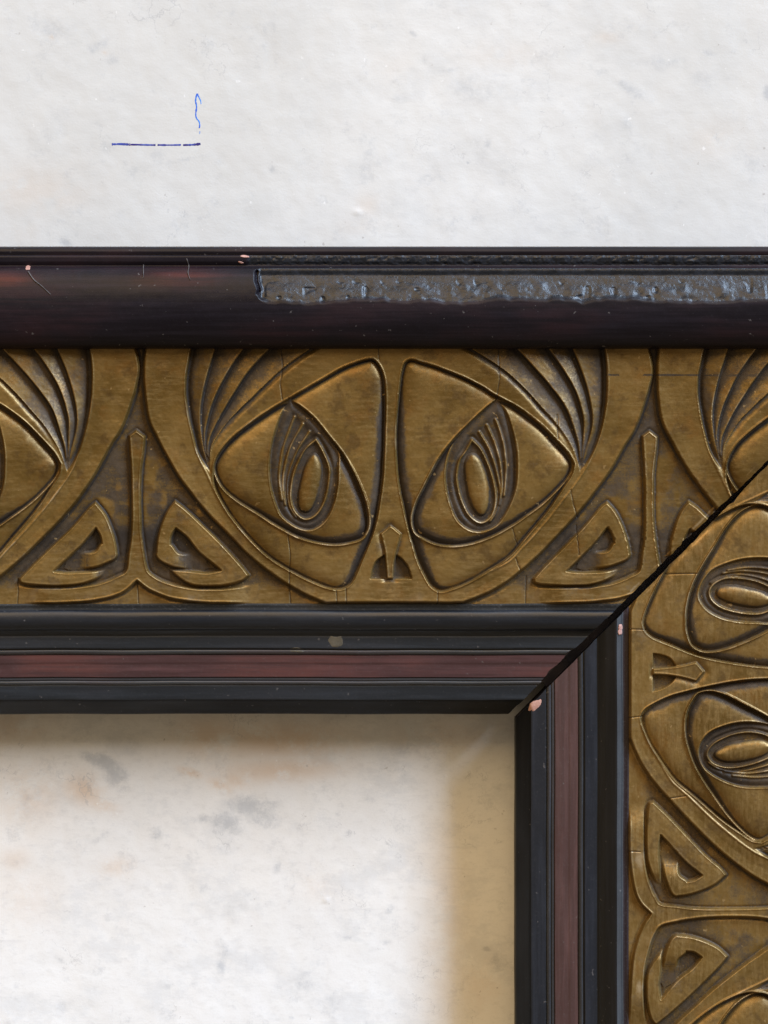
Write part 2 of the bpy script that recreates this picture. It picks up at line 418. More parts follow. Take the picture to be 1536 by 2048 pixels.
LAB = {'carved_frieze': 0, 'ribbon_band': 1, 'brow_feather': 2, 'nose_bridge': 6, 'upper_eyelid': 7, 'lower_eyelid': 8,
       'eyeball': 9, 'iris': 10, 'iris_ring': 11, 'pupil': 12, 'nose_arrow': 13, 'nostril': 14, 'triangle_knot': 15, 'centre_bar': 16}

def build_motif():
    H = np.zeros(GU.shape); PAT = np.full(GU.shape, 0.62); WEAR = np.zeros(GU.shape); LB = np.zeros(GU.shape, int)
    HALF = np.zeros(GU.shape, int)
    st = {'H': H, 'P': PAT, 'W': WEAR}
    def blend(d, h, p, lab=None, w=2.6, wear=0.0, half=0):
        k = sstep(d, -w, w)
        st['H'] = st['H'] * (1 - k) + h * k
        st['P'] = st['P'] * (1 - k) + p * k
        st['W'] = st['W'] * (1 - k) + wear * k
        if lab is not None:
            LB[d > 0] = lab; HALF[d > 0] = half
    def ridge(d, amp, w, wear=0.9, off=0.0):
        g = np.exp(-((d - off) / w) ** 2)
        st['H'] = st['H'] + amp * g
        st['W'] = np.maximum(st['W'], wear * g)
        st['P'] = st['P'] * (1 - 0.7 * g * (amp > 0))
    def groove(d, amp, w, off=0.0, pat=0.8):
        g = np.exp(-((d - off) / w) ** 2)
        st['H'] = st['H'] - amp * g
        st['P'] = np.maximum(st['P'], pat * g)
        st['W'] = st['W'] * (1 - g)
    # ground: gold rubbed through in the middle of the open triangle, dark wax at its foot
    gold_patch = sstep(vnoise(GU, GV, 44, 301) + 0.5 * vnoise(GU, GV, 15, 302), -0.05, 0.75) * sstep(GV, 890, 940) * sstep(GV, 1065, 1020)
    st['P'] = 0.70 + 0.25 * sstep(GV, 1030, 1080) - 0.50 * gold_patch - 0.62 * sstep(GV, 1158, 1190)
    # bar with its two arms
    d = field(spline(BAR, sharp=(0, 1, 13, 14, 19, 23, 24, 36)))
    fade = sstep(np.abs(((GU - 275 + PER / 2) % PER) - PER / 2), 232, 170)
    blend(d, 7.0 * fade, 0.26 * fade + 0.15 * (1 - fade), LAB['centre_bar'], w=3.0)
    g = np.exp(-((d - 2.5) / 2.0) ** 2) * fade
    st['H'] += 1.1 * g; st['W'] = np.maximum(st['W'], 0.75 * g); st['P'] *= 1 - 0.6 * g
    g = np.exp(-((d + 3.5) / 3.0) ** 2) * fade
    st['H'] -= 1.2 * g; st['P'] = np.maximum(st['P'], 0.97 * g)
    # triangle knots: a band bent round a triangle whose inner end dies away into the ground
    for k, (pts, sh, spts) in enumerate(((KNOT_L, (0,4,8,10,13,19), STUB_L), (KNOT_R, (0,4,8,11,14,19), STUB_R))):
        cx = ((GU - (190 if k == 0 else 352) + PER / 2) % PER) - PER / 2      # distance along from the apex
        if k == 1: cx = -cx
        d1, d2 = field(spline(pts, sharp=sh)), field(spline(spts))
        f1 = np.where(GV > 1132, sstep(cx, 25, -8), 1.0)
        f2 = sstep(cx, -36, 6)
        kk = np.maximum(sstep(d1, -3.2, 3.2) * f1, sstep(d2, -3.2, 3.2) * f2)
        d = np.maximum(d1, np.where(f2 > 0.3, d2, -99)); f = np.where(d1 >= d2, f1, f2)
        st['H'] = st['H'] * (1 - kk) + (7.4 + 0.9 * np.clip(d / 12, 0, 1)) * kk
        st['P'] = st['P'] * (1 - kk) + 0.18 * kk
        st['W'] = st['W'] * (1 - kk)
        sel = (d > 0) & (kk > 0.3)
        LB[sel] = LAB['triangle_knot']; HALF[sel] = k
        g = np.exp(-((d - 2.6) / 2.2) ** 2) * f
        st['H'] += 0.6 * g; st['W'] = np.maximum(st['W'], 0.65 * g); st['P'] *= 1 - 0.6 * g
        g = np.exp(-((d + 3.5) / 4.0) ** 2) * f
        st['H'] -= 1.4 * g; st['P'] = np.maximum(st['P'], 0.97 * g)
    # face mask
    mask = np.vstack([spline(RIB_L_OUT, False), spline(RIB_R_OUT, False)[::-1]])
    dm = field(mask)
    blend(dm, 9.0, 0.03, LAB['nose_bridge'], w=3.0)
    groove(dm, 1.6, 5.0, -4.0, 1.0)
    ridge(dm, 0.5, 3.0, 0.55, 3.5)
    for half, (ro, ri) in enumerate(((RIB_L_OUT, RIB_L_IN), (RIB_R_OUT, RIB_R_IN))):
        rib = np.vstack([spline(ro, False), spline(ri, False)[::-1]])
        dr = field(rib)
        sel = (dr > -0.5) & (dm > 0)
        LB[sel] = LAB['ribbon_band']; HALF[sel] = half
        # slightly dished face
        st['H'] = st['H'] - 0.9 * sstep(dr, 4, 30)
    # brow band and nose bridge swell a little
    # feather fields
    for half, (fl, ri) in enumerate(((FEATH_L, RIB_L_IN), (FEATH_R, RIB_R_IN))):
        rin = np.array([p for p in ri if p[1] < 930] + [(420, 944) if half == 0 else (1161, 944)], float)
        lines = [rin] + [np.array(f, float) for f in (fl if half == 0 else fl[::-1])]
        outer = np.vstack([spline(lines[0], False), spline(lines[4], False)[::-1]])
        df = field(outer)
        m = df > -6
        ds = [field(spline(q, False), False, pad=300, far=999.0) for q in lines]
        if half == 1: ds = [-x for x in ds]
        # left of a line that runs downward is negative in this frame; count the lines already crossed
        idx = np.zeros(GU.shape, int)
        for k in range(1, 4): idx += (ds[k] < 0).astype(int)
        a = np.abs(np.choose(idx, ds[:4])); b = np.abs(np.choose(idx, ds[1:5]))
        t = a / (a + b + 1e-6); wd = a + b
        dep = np.clip(wd / 26, 0.12, 1.0)
        drop = np.where(idx == 0, 0.0, 1 - sstep(a, 0.0, 4.5)) * np.clip(wd / 9, 0, 1)
        hf = (8.4 - 9.2 * dep) * (1 - drop) + 8.4 * drop + 9.2 * dep * (1 - drop) * t ** 1.15
        pf = np.clip(0.46 + 0.54 * np.exp(-((a - 3) / (0.30 * wd + 3)) ** 2), 0, 1)
        ar = np.exp(-(np.minimum(np.where(idx == 0, 99, a), b) / 1.7) ** 2) * np.clip(wd / 10, 0.15, 1)
        k = sstep(df, -2.0, 2.5)
        st['H'] = st['H'] * (1 - k) + hf * k
        st['P'] = st['P'] * (1 - k) + (pf * (1 - 0.6 * ar)) * k
        st['W'] = st['W'] * (1 - k) + (0.8 * ar) * k
        sel = df > 0
        LB[sel] = LAB['brow_feather'] + idx[sel]; HALF[sel] = half
        dri = np.abs(ds[0])
        g = np.exp(-((df - 6) / 4.0) ** 2) * (dri < 14)
        st['H'] -= 1.6 * g; st['P'] = np.maximum(st['P'], 0.85 * g)
        # groove under the brow band
        g = np.exp(-(ds[4] / 9.0) ** 2) * (ds[4] < 0) * (df > -22) * np.clip((940 - GV) / 120, 0, 1)
        st['H'] -= 4.2 * np.exp(-((ds[4] + 3) / 6.0) ** 2) * (ds[4] < 0) * (df > -22) * np.clip((940 - GV) / 120, 0, 1); st['P'] = np.maximum(st['P'], 0.95 * g)
        # thin raised rim along the inner edge of the ribbon
        full = field(spline(ri, False), False, far=99.0) * (1 if half == 0 else -1)
        g = np.exp(-((np.abs(full - 1.5)) / 2.2) ** 2) * (dm > 2)
        st['H'] += 1.3 * g; st['W'] = np.maximum(st['W'], 0.85 * g); st['P'] *= 1 - 0.6 * g
    # sockets, lids, eyes
    for half, (so, ey, ir, ri, kn, la) in enumerate(((SOCK_L, EYE_L, IRIS_L, RING_L, KNOB_L, LASH_L), (SOCK_R, EYE_R, IRIS_R, RING_R, KNOB_R, LASH_R))):
        ds = field(spline(so, sharp=(23,) if half == 0 else (11,)), pad=40)
        de = field(spline(ey, sharp=(0,) if half == 0 else (0,)), pad=40)
        di = field(spline(ir, sharp=(0,)), pad=40)
        dr = field(spline(ri, sharp=(0,)), pad=40)
        dk = field(spline(kn), pad=40)
        nose = (GU > 690) if half == 0 else (GU < 880)
        # lids
        pill = -1.2 + 10.2 * (1 - np.exp(-np.clip(ds, 0, None) / 9.5))
        ns = sstep(GU, 660, 720) if half == 0 else sstep(GU, 910, 850)
        ns = ns * sstep(GV, 740, 900)
        pl = 0.98 * np.exp(-((np.clip(ds, 0, None)) / (7.0 + 15 * ns)) ** 4) + 0.02
        blend(ds, pill, pl, LAB['upper_eyelid'], w=2.2, half=half)
        low = (ds > 0) & (GV > (1000 if half == 0 else 1000) + 0 * GU) & (de < 0)
        lowline = 1046 + 0 * GU
        lw = (ds > 0) & (de <= 0) & np.where(half == 0, GU < 712 + (GV - 1046) * 0.0 + (GV > 1078) * 60, GU > 850 - (GV > 1078) * 60) & (GV > 935)
        far_side = (GV > 1086) | ((GU < 560) if half == 0 else (GU > 1000))
        lw = (ds > 0) & (de <= 0) & (GV > 930) & far_side
        LB[lw] = LAB['lower_eyelid']
        ridge(ds, 1.5, 2.0, 0.8, -1.5)
        # eye
        ball = -1.8 + 11.4 * (1 - np.exp(-np.clip(de, 0, None) / 12.0))
        ne = sstep(GU, 600, 690) if half == 0 else sstep(GU, 965, 880)
        bot = sstep(GV, 985, 1050)
        pe = 1.0 * np.exp(-((np.clip(de, 0, None)) / (7.5 + 13 * np.maximum(ne, 0.6 * bot))) ** 4) + 0.03
        blend(de, ball, pe, LAB['eyeball'], w=2.4, half=half)
        lowrim = sstep(GV, 905, 960)
        g = np.exp(-((de + 1.5) / 2.4) ** 2) * (0.35 + 0.65 * lowrim)
        st['H'] += 3.9 * g; st['W'] = np.maximum(st['W'], 1.0 * g); st['P'] *= 1 - 0.8 * g
        # iris
        di0 = np.clip(di, 0, None)
        hi = 2.2 + 2.6 * np.exp(-((di0 - 14) / 9.0) ** 2)
        blend(di, hi, 0.86, LAB['iris'], w=2.4, half=half)
        low = sstep(GV, 850, 900)
        g = np.exp(-((di + 1.0) / 2.0) ** 2) * np.where(de > 4, 1, 0) * (0.3 + 0.7 * low)
        st['H'] += 1.6 * g; st['W'] = np.maximum(st['W'], 0.8 * g); st['P'] *= 1 - 0.6 * g
        # lashes: arrises with a soft hollow on each side
        for q in la:
            dl = np.abs(field(spline(q, False), False, pad=20, far=99.0))
            g = np.exp(-(dl / 2.7) ** 2) * sstep(di, 1, 6)
            st['H'] += 3.7 * g - 0.9 * np.exp(-(dl / 6.0) ** 2) * sstep(di, 1, 6)
            st['W'] = np.maximum(st['W'], 0.72 * g); st['P'] *= 1 - 0.5 * g
        # ring with raised edge and hollow, knob in its middle
        blend(dr, 1.6 + 0 * GU, 0.9, LAB['iris_ring'], w=1.6, half=half)
        ridge(dr, 4.4, 2.3, 0.85, 0.5)
        groove(dr, 1.8, 3.5, -7.0, 0.9)
        kt = 9.6 * (1 - np.exp(-np.clip(dk + 4, 0, None) / 6.5))
        blend(dk + 3.5, np.maximum(kt, 0), 0.05 + 0.9 * np.exp(-((np.clip(dk + 3, 0, None)) / 5.5) ** 2), LAB['pupil'], w=2.0, half=half)
    # nose details
    dn = field(spline(ARROW, sharp=(0, 1, 4, 5, 8)))
    g = np.exp(-(np.clip(-dn, 0, None) / 9.0) ** 2) * (GV < 1165) * (GV > 1030)
    st['H'] -= 3.4 * g; st['P'] = np.maximum(st['P'], 0.66 * g)
    for hl in (HOLE_L, HOLE_R):
        d = field(spline(hl, sharp=(0, 3, 4)))
        blend(d, 0.5 + 0 * GU, 0.95, LAB['nostril'], w=2.0, half=0 if hl is HOLE_L else 1)
    blend(dn, 9.8 + 0 * GU, 0.12, LAB['nose_arrow'], w=2.0)
    ridge(dn, 0.8, 1.8, 0.7, 2.2)
    return st['H'], np.clip(st['P'], 0, 1), np.clip(st['W'], 0, 1), LB, HALF

MH, MP, MW, ML, MHALF = build_motif()

def sample_motif(u, v):
    """bilinear heights and masks at motif coordinates, nearest labels; also the repeat number"""
    rep = np.floor((u - 275) / PER).astype(int)
    x = np.clip(u - rep * PER - U0 - 0.5, 0, NU - 2.001)
    y = np.clip(v - V0 - 0.5, 0, NV - 2.001)
    xi, yi = x.astype(int), y.astype(int)
    fx, fy = x - xi, y - yi
    def bl(A):
        return (A[yi, xi]*(1-fx) + A[yi, xi+1]*fx)*(1-fy) + (A[yi+1, xi]*(1-fx) + A[yi+1, xi+1]*fx)*fy
    yn, xn = np.round(y).astype(int), np.round(x).astype(int)
    lab, half = ML[yn, xn], MHALF[yn, xn]
    # one period line falls on the middle of the bar: both halves are the same bar; knots left of it belong to the same group
    inst = rep.copy()
    inst = np.where((lab == LAB['centre_bar']) & (u - 275 - rep * PER > PER / 2), rep + 1, inst)
    return bl(MH), bl(MP), bl(MW), lab, half, inst

# ------------------------------------------------------------------ the frame
frame = empty('picture_frame')
frame.location = (0, 0, ZC)
frame['label'] = 'dark lacquered picture frame corner with carved bronze owl eye frieze and an open mitre'
frame['category'] = 'picture frame'
INV = frame.matrix_world.inverted()

def attach(o, parent):
    o.parent = parent
    o.matrix_parent_inverse.identity()

# local coordinates: everything below the frame Empty is stored relative to (0, 0, ZC)
def to_world(u, v, h):
    return np.stack([(u - 768.0) * S, -h * S, (1024.0 - v) * S], -1)

def gap_half(x):
    """half of the open mitre, measured along the rail, where x is the picture column of the cut"""
    base = np.interp(x, [1000, 1060, 1140, 1200, 1260, 1380, 1450, 1540, 1800, 1970], [12, 12.5, 13, 11, 10, 9.5, 6.0, 4.5, 4, 4])
    return base

def rail_end(v):
    x = 2460.0 - v
    jag = 1.3 * vnoise(v, 0 * v, 9, 5) + 0.8 * vnoise(v, 0 * v, 3.5, 6)
    chip = 7 * np.exp(-((v - 1306) / 9.0) ** 2) + 5 * np.exp(-((v - 1082) / 5.0) ** 2) + 4 * np.exp(-((v - 1010) / 6.0) ** 2) + 5 * np.exp(-((v - 1340) / 14.0) ** 2)
    return x - gap_half(x) - jag - chip

def stile_start(x):
    jag = 1.1 * vnoise(x, 0 * x, 10, 15) + 0.6 * vnoise(x, 0 * x, 3.5, 16)
    chip = 6 * np.exp(-((x - 1468) / 6.0) ** 2) + 3 * np.exp(-((x - 1390) / 6.0) ** 2)
    return 2460.0 - x + gap_half(x) + jag + chip

def components(G):
    """number the connected patches of equal code; a patch keeps code * 64 + its count, the ground stays 0"""
    nr, nc = G.shape
    par = []
    def find(a):
        while par[a] != a:
            par[a] = par[par[a]]; a = par[a]
        return a
    rows, prev = [], []
    for r in range(nr):
        row = G[r]
        cut = np.flatnonzero(np.diff(row)) + 1
        s = np.concatenate([[0], cut]); e = np.concatenate([cut, [nc]])
        cur = []
        p = 0
        for a, b in zip(s, e):
            i = len(par); par.append(i)
            cur.append((a, b, row[a], i))
        j = 0
        for a, b, c, i in cur:
            while j < len(prev) and prev[j][1] <= a: j += 1
            k = j
            while k < len(prev) and prev[k][0] < b:
                if prev[k][2] == c:
                    x, y = find(i), find(prev[k][3])
                    if x != y: par[x] = y
                k += 1
        rows.append(cur); prev = cur
    out = np.zeros_like(G); num, cnt = {}, {}
    for r, cur in enumerate(rows):
        for a, b, c, i in cur:
            if c == 0: continue
            f = find(i)
            if f not in num:
                num[f] = cnt.get(c, 0); cnt[c] = num[f] + 1
            out[r, a:b] = c * 64 + min(num[f], 63)
    return out

def split_grid(prefix, U, V, HH, lab_obj, attrs, names, mats, parent, extra=None):
    """cut one continuous relief sheet into one object per carved piece, sharing its normals across the cuts"""
    nr, nc = U.shape
    co = to_world(U, V, HH).reshape(-1, 3)
    g = co.reshape(nr, nc, 3)
    du = np.gradient(g, axis=1); dv = np.gradient(g, axis=0)
    nrm = np.cross(dv, du)
    nrm /= np.linalg.norm(nrm, axis=-1, keepdims=True) + 1e-20
    if nrm[nr // 2, nc // 2, 1] > 0: nrm = -nrm
    nrm = nrm.reshape(-1, 3)
    q = grid_quads(nr, nc)
    # face the camera side (-Y)
    a, b, c = co[q[0, 0]], co[q[0, 1]], co[q[0, 2]]
    if np.cross(b - a, c - a)[1] > 0: q = q[:, ::-1]
    fl = lab_obj.reshape(nr, nc)[:-1, :-1].reshape(-1)
    fl = components(fl.reshape(nr - 1, nc - 1)).reshape(-1)
    out = {}
    order = np.argsort(fl, kind='stable')
    vals, starts = np.unique(fl[order], return_index=True)
    for k, val in enumerate(vals):
        sel = order[starts[k]: starts[k + 1] if k + 1 < len(vals) else None]
        out[int(val)] = q[sel]
    root_code = min(out)                               # ground sheet has code 0
    small = [k for k in out if k != 0 and len(out[k]) < 90]
    for k in small: out[0] = np.vstack([out[0], out.pop(k)])
    def make(code, par):
        f = out[code]
        used, inv = np.unique(f.ravel(), return_inverse=True)
        return mesh_object(names(code), co[used], inv.reshape(-1, 4), mats(code), par, nrm[used], {a: v.reshape(-1)[used] for a, v in attrs.items()})
    root = make(0, parent)
    for code in sorted(out):
        if code: make(code, root)
    return root

NAME = {v: k for k, v in LAB.items()}
for i in (3, 4, 5): NAME[i] = 'brow_feather'

def frieze(axis):
    """axis 0: the level rail; axis 1: the upright stile"""
    step = 1.3
    if axis == 0:
        lead = np.arange(-520, -70, 6.0)
        v = np.arange(688, 1209.5, step)
        end = rail_end(v)
        n_fine, n_tail = int(1660 / step), 46
        U = np.empty((len(v), len(lead) + n_fine + n_tail)); V = np.repeat(v[:, None], U.shape[1], 1)
        for j, e in enumerate(end):
            c = min(1590.0, e - 60)                    # fine up to the picture's edge, coarser beyond, every row ends on the cut
            U[j] = np.concatenate([lead, np.linspace(-70, c, n_fine), np.linspace(c, e, n_tail + 1)[1:]])
        mu, mv = U + 2.6 * vnoise(U, V, 170, 21) + 0.5 * vnoise(U, V, 28, 23), V + 1.8 * vnoise(U, V, 150, 22) + 0.5 * vnoise(U, V, 28, 24)
    else:
        x = np.concatenate([np.arange(1256.5, 1556, step), np.arange(1556, 1772, 5.0)])
        st = stile_start(x)
        fine_end = 2090.0
        nfine = int((fine_end - 930) / step)
        U = np.empty((nfine + 90, len(x))); V = np.empty_like(U)
        U[:] = x[None, :]
        for i, s0 in enumerate(st):
            V[:nfine, i] = np.linspace(s0, fine_end, nfine)
            V[nfine:, i] = np.linspace(fine_end + 6, 2700, 90)
        yk = [900, 1015, 1129, 1350, 1602, 1788, 1826, 1912, 2050, 2311, 2790]
        uk = [310, 434, 551, 785, 1066, 1257, 1301, 1377, 1524, 1811, 2327]
        mu = np.interp(V, yk, uk) + 2.0 * vnoise(U, V, 170, 31)
        mv = 1207 - (U - 1258) / 0.955 + 1.5 * vnoise(U, V, 150, 32)
    H, Pt, W, lab, half, inst = sample_motif(mu, mv)
    # hand finish: gentle unevenness of the pressed ornament
    H = H + 0.5 * vnoise(U, V, 60, 41 + axis) + 0.22 * vnoise(U, V, 17, 43 + axis) + 0.12 * vnoise(U, V, 6, 45 + axis)
    H = H * (1.38 + 0.14 * vnoise(U, V, 210, 47))
    Pt = np.clip(Pt + 0.14 * vnoise(U, V, 120, 48), 0, 1) * (Pt > 0.02)
    C = np.zeros(U.shape)
    def crack(pts, w=1.25):
        d = np.abs(seg_local(np.array(pts, float), U, V))
        C[:] = np.maximum(C, np.exp(-(d / w) ** 2))
    if axis == 0:
        for pts in ([(36,1158),(37,1182),(35,1208)], [(576,1068),(581,1110),(579,1160),(581,1208)], [(692,1176),(693,1208)], [(562,697),(566,730),(561,770),(565,800)],
                    [(673,1180),(674,1208)], [(1052,1152),(1051,1208)], [(876,1182),(875,1208)], [(1141,980),(1147,1010),(1154,1034)], [(1025,1057),(1034,1088)],
                    [(1031,1115),(1040,1140)], [(997,697),(999,760),(993,800)], [(757,697),(758,720)], [(1114,830),(1116,878)], [(275,1165),(277,1207)], [(1152,1050),(1158,1110)]):
            crack(pts)
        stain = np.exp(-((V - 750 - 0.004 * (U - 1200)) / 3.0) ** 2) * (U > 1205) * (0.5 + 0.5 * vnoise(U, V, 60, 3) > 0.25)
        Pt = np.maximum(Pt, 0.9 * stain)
    else:
        for pts in ([(1330,1148),(1395,1147)], [(1258,1258),(1292,1259)], [(1258,1435),(1284,1432)], [(1338,1596),(1372,1591)], [(1258,1702),(1280,1703)]):
            crack(pts)
    H = H - 1.4 * C
    # knocks along the cut
    edge = np.abs(U + V - 2460) / 1.414
    H = H - 2.4 * np.exp(-(edge / 11.0) ** 2)
    W = np.maximum(W, 0.8 * np.exp(-((edge - 12) / 4.0) ** 2) * (vnoise(U, V, 25, 77) > 0.1))
    if axis == 1:  # the foot of the upright ornament is rubbed to bare gold
        W = np.maximum(W, 0.9 * np.exp(-((U - 1280) / 14.0) ** 2) * np.clip(vnoise(U, V / 3, 22, 78) + 0.15, 0, 1))
        Pt = Pt * (1 - 0.5 * sstep(U, 1300, 1262))
    # torus hides the top edge: tuck the sheet down there
    foot = sstep(V, 1060, 1195) if axis == 0 else 0.4 * sstep(U, 1420, 1290) + 0.6  # paler gold towards the foot, and over the whole upright
    W = np.maximum(W, 0.45 * foot * (Pt < 0.5)); Pt = Pt * (1 - 0.35 * foot * (H < 4))
    code = lab * 16 + half * 8 + (inst - inst.min())
    code = np.where(lab == 0, 0, code)
    code = np.where((lab == LAB['centre_bar']) | (lab == LAB['nose_bridge']) | (lab == LAB['nose_arrow']), lab * 16 + (inst - inst.min()), code)
    o = split_grid('', U, V, H, code, {'patina': Pt, 'wear': W, 'crack': C, 'foot_pale': foot}, lambda c: NAME[c // 1024], lambda c: BRONZE[axis], frame)
    o['label'] = ['level bronze frieze below the chipped black moulding', 'upright bronze frieze right of the open mitre'][axis]
    return o

def seg_local(poly, x, y, pad=8):
    out = np.full(x.shape, 99.0)
    x0, y0 = poly.min(0) - pad; x1, y1 = poly.max(0) + pad
    m = (x > x0) & (x < x1) & (y > y0) & (y < y1)
    if m.any(): out[m] = seg_dist(poly, x[m], y[m], False)
    return out

frieze(0)
frieze(1)

# ------------------------------------------------------------------ mouldings: profile (distance from the inner edge, height)
def comp(dist, h):
    """take the lens foreshortening out of a measured distance on the level rail"""
    v = 1428 - dist
    return 1428 - (1024 + (v - 1024) * (1 - h * S / D))

def arc(d0, h0, d1, h1, bulge, n=9):
    """half-round from (d0,h0) to (d1,h1) swelling by bulge"""
    t = np.linspace(0, 1, n)
    return [(d0 + (d1 - d0) * k, h0 + (h1 - h0) * k + bulge * math.sqrt(max(0, 1 - (2 * k - 1) ** 2))) for k in (1 - np.cos(t * math.pi)) / 2]

INNER = [
    ('inner_edge', 'J', [(0, -150), (0, -76), (1.5, -70), (25, -33), (28, -29.5), (28.5, -29)]),
    ('inner_flat', 'N', [(28.5, -29), (30, -28.2), (56, -23.5), (58, -24.5)]),
    ('slim_bead', 'B', [(58, -25)] + arc(58, -24, 66, -22.5, 3.2) + [(66.5, -22.2), (68, -20.5), (71.5, -20), (72, -25)]),
    ('red_band', 'R', [(72, -25), (73.5, -25), (74, -20.2), (88, -18.6), (100, -18), (102, -17.0), (117, -16.2), (118, -18)]),
    ('slim_bead', 'B', [(118, -18)] + arc(118.5, -17, 127.5, -14, 3.0) + [(128, -20), (130.5, -20)]),
    ('fillet_strip', 'N', [(130.5, -20), (131, -12.6), (132.5, -11.8), (153, -10.8), (156, -11.5)]),
    ('bead_moulding', 'K', [(156, -11.5), (158, -10.5), (162, -7), (167, -1.5)] + arc(168, -1, 207, 1.5, 11, 15)[1:] + [(208, 0.5)]),
    ('edge_strip', 'E', [(208, 0.5), (212, 0.3), (217, 1.8), (220.5, 1.2), (221.5, -5)]),
]
GLINT_UPRIGHT = [(193, 10.2), (203, 4.6), (204, 3.8), (206, 1.0), (208, 0.5)]  # outer slope of the bead, a facet shaped to catch a window highlight
BEAD_UPRIGHT = [(156, -11.5), (158, -10.5), (162, -6), (170, 1.5), (180, 7), (188, 10.3), (191, 10.6), (193, 10.2)
]
OUTER_P = [(729, -5), (730, 12), (731, 20)] + [(d, h) for d, h in arc(731, 22, 894, 20, 40, 41)[1:-1]] + [(894.5, 18), (897, 16.5), (899, 17.5), (905, 20), (914, 20), (917, 18.5), (918, 15), (919.5, 16.5), (925, 17.5), (931, 15), (934, 9), (935, 0), (935, -150)]

def densify(pr, maxlen=2.2, maxh=3.0):
    out = [pr[0]]
    for a, b in zip(pr, pr[1:]):
        n = max(1, int(math.ceil(max(abs(b[0] - a[0]) / maxlen, abs(b[1] - a[1]) / 12.0))))
        for k in range(1, n + 1):
            out.append((a[0] + (b[0] - a[0]) * k / n, a[1] + (b[1] - a[1]) * k / n))
    return out

def sweep_grid(profile, axis, step, off_fn=None):
    """grids (U, V, H, dist, along) of a profile run along the rail or the stile up to the mitre"""
    pr = np.array(profile)
    d, h = pr[:, 0], pr[:, 1]
    dc = np.array([comp(a, b) for a, b in pr]) if axis == 0 else np.array([a + (a - 0) * 0 for a, b in pr])
    n = int(1640 / step)
    if axis == 0:
        v = 1428 - dc
        e = rail_end(1428 - d)
        lead = np.linspace(-520, -60, 24)
        U = np.stack([np.concatenate([lead, np.linspace(-58, k, n)]) for k in e])
        V = np.repeat(v[:, None], U.shape[1], 1)
        along = U
    else:
        # the upright is a touch broader than the level rail in the picture
        x = 1033 + np.interp(dc, [0, 28.5, 72, 118, 156, 183, 221.5, 400, 729, 935], [0, 30, 76, 124, 162, 192, 225, 405, 731, 936])
        xd = 1033 + np.interp(d, [0, 28.5, 72, 118, 156, 183, 221.5, 400, 729, 935], [0, 30, 76, 124, 162, 192, 225, 405, 731, 936])
        s0 = stile_start(xd)
        V = np.stack([np.concatenate([np.linspace(k, 2110, n), np.linspace(2125, 2700, 24)]) for k in s0])
        U = np.repeat(x[:, None], V.shape[1], 1)
        along = V
    H = np.repeat(h[:, None], U.shape[1], 1)
    Dd = np.repeat(d[:, None], U.shape[1], 1)
    return U, V, H, Dd, along

PROFILE_H = {}
def sweep(name, profile, axis, mat, step=6.0, label=None):
    pr = densify(profile)
    U, V, H, Dd, A = sweep_grid(pr, axis, step)
    H = H + 0.35 * vnoise(A / 3, Dd, 40, 61) + 0.15 * vnoise(A, Dd, 14, 62)
    wob = 0.6 * vnoise(A, 0 * A, 120, 63)
    if axis == 0: V = V + wob
    else: U = U + wob
    co = to_world(U, V, H)
    # turn the free edge at the mitre down so that the cut shows thickness
    nr, nc = U.shape
    q = grid_quads(nr, nc)
    c = co.reshape(-1, 3)
    fn = np.cross(c[q[:, 1]] - c[q[:, 0]], c[q[:, 2]] - c[q[:, 0]]).sum(0)
    if fn[1] > 0: q = q[:, ::-1]
    o = mesh_object(name, c, q, mat, frame)
    # crisp arrises
    sharpen(o)
    if label: o['label'] = label
    return o

def sharpen(o, angle=math.radians(38)):
    o.data.set_sharp_from_angle(angle=angle)

MATS = {'E': EDGE, 'K': BLACK, 'J': JET, 'N': SLATE, 'B': REED, 'R': RED}
for axis in (0, 1):
    for name, key, pr in INNER:
        if axis == 1 and name == 'bead_moulding': pr = BEAD_UPRIGHT
        sweep(name, pr, axis, MATS[key][axis])
sweep('bead_glint_facet', GLINT_UPRIGHT, 1, GLINT_FACET)

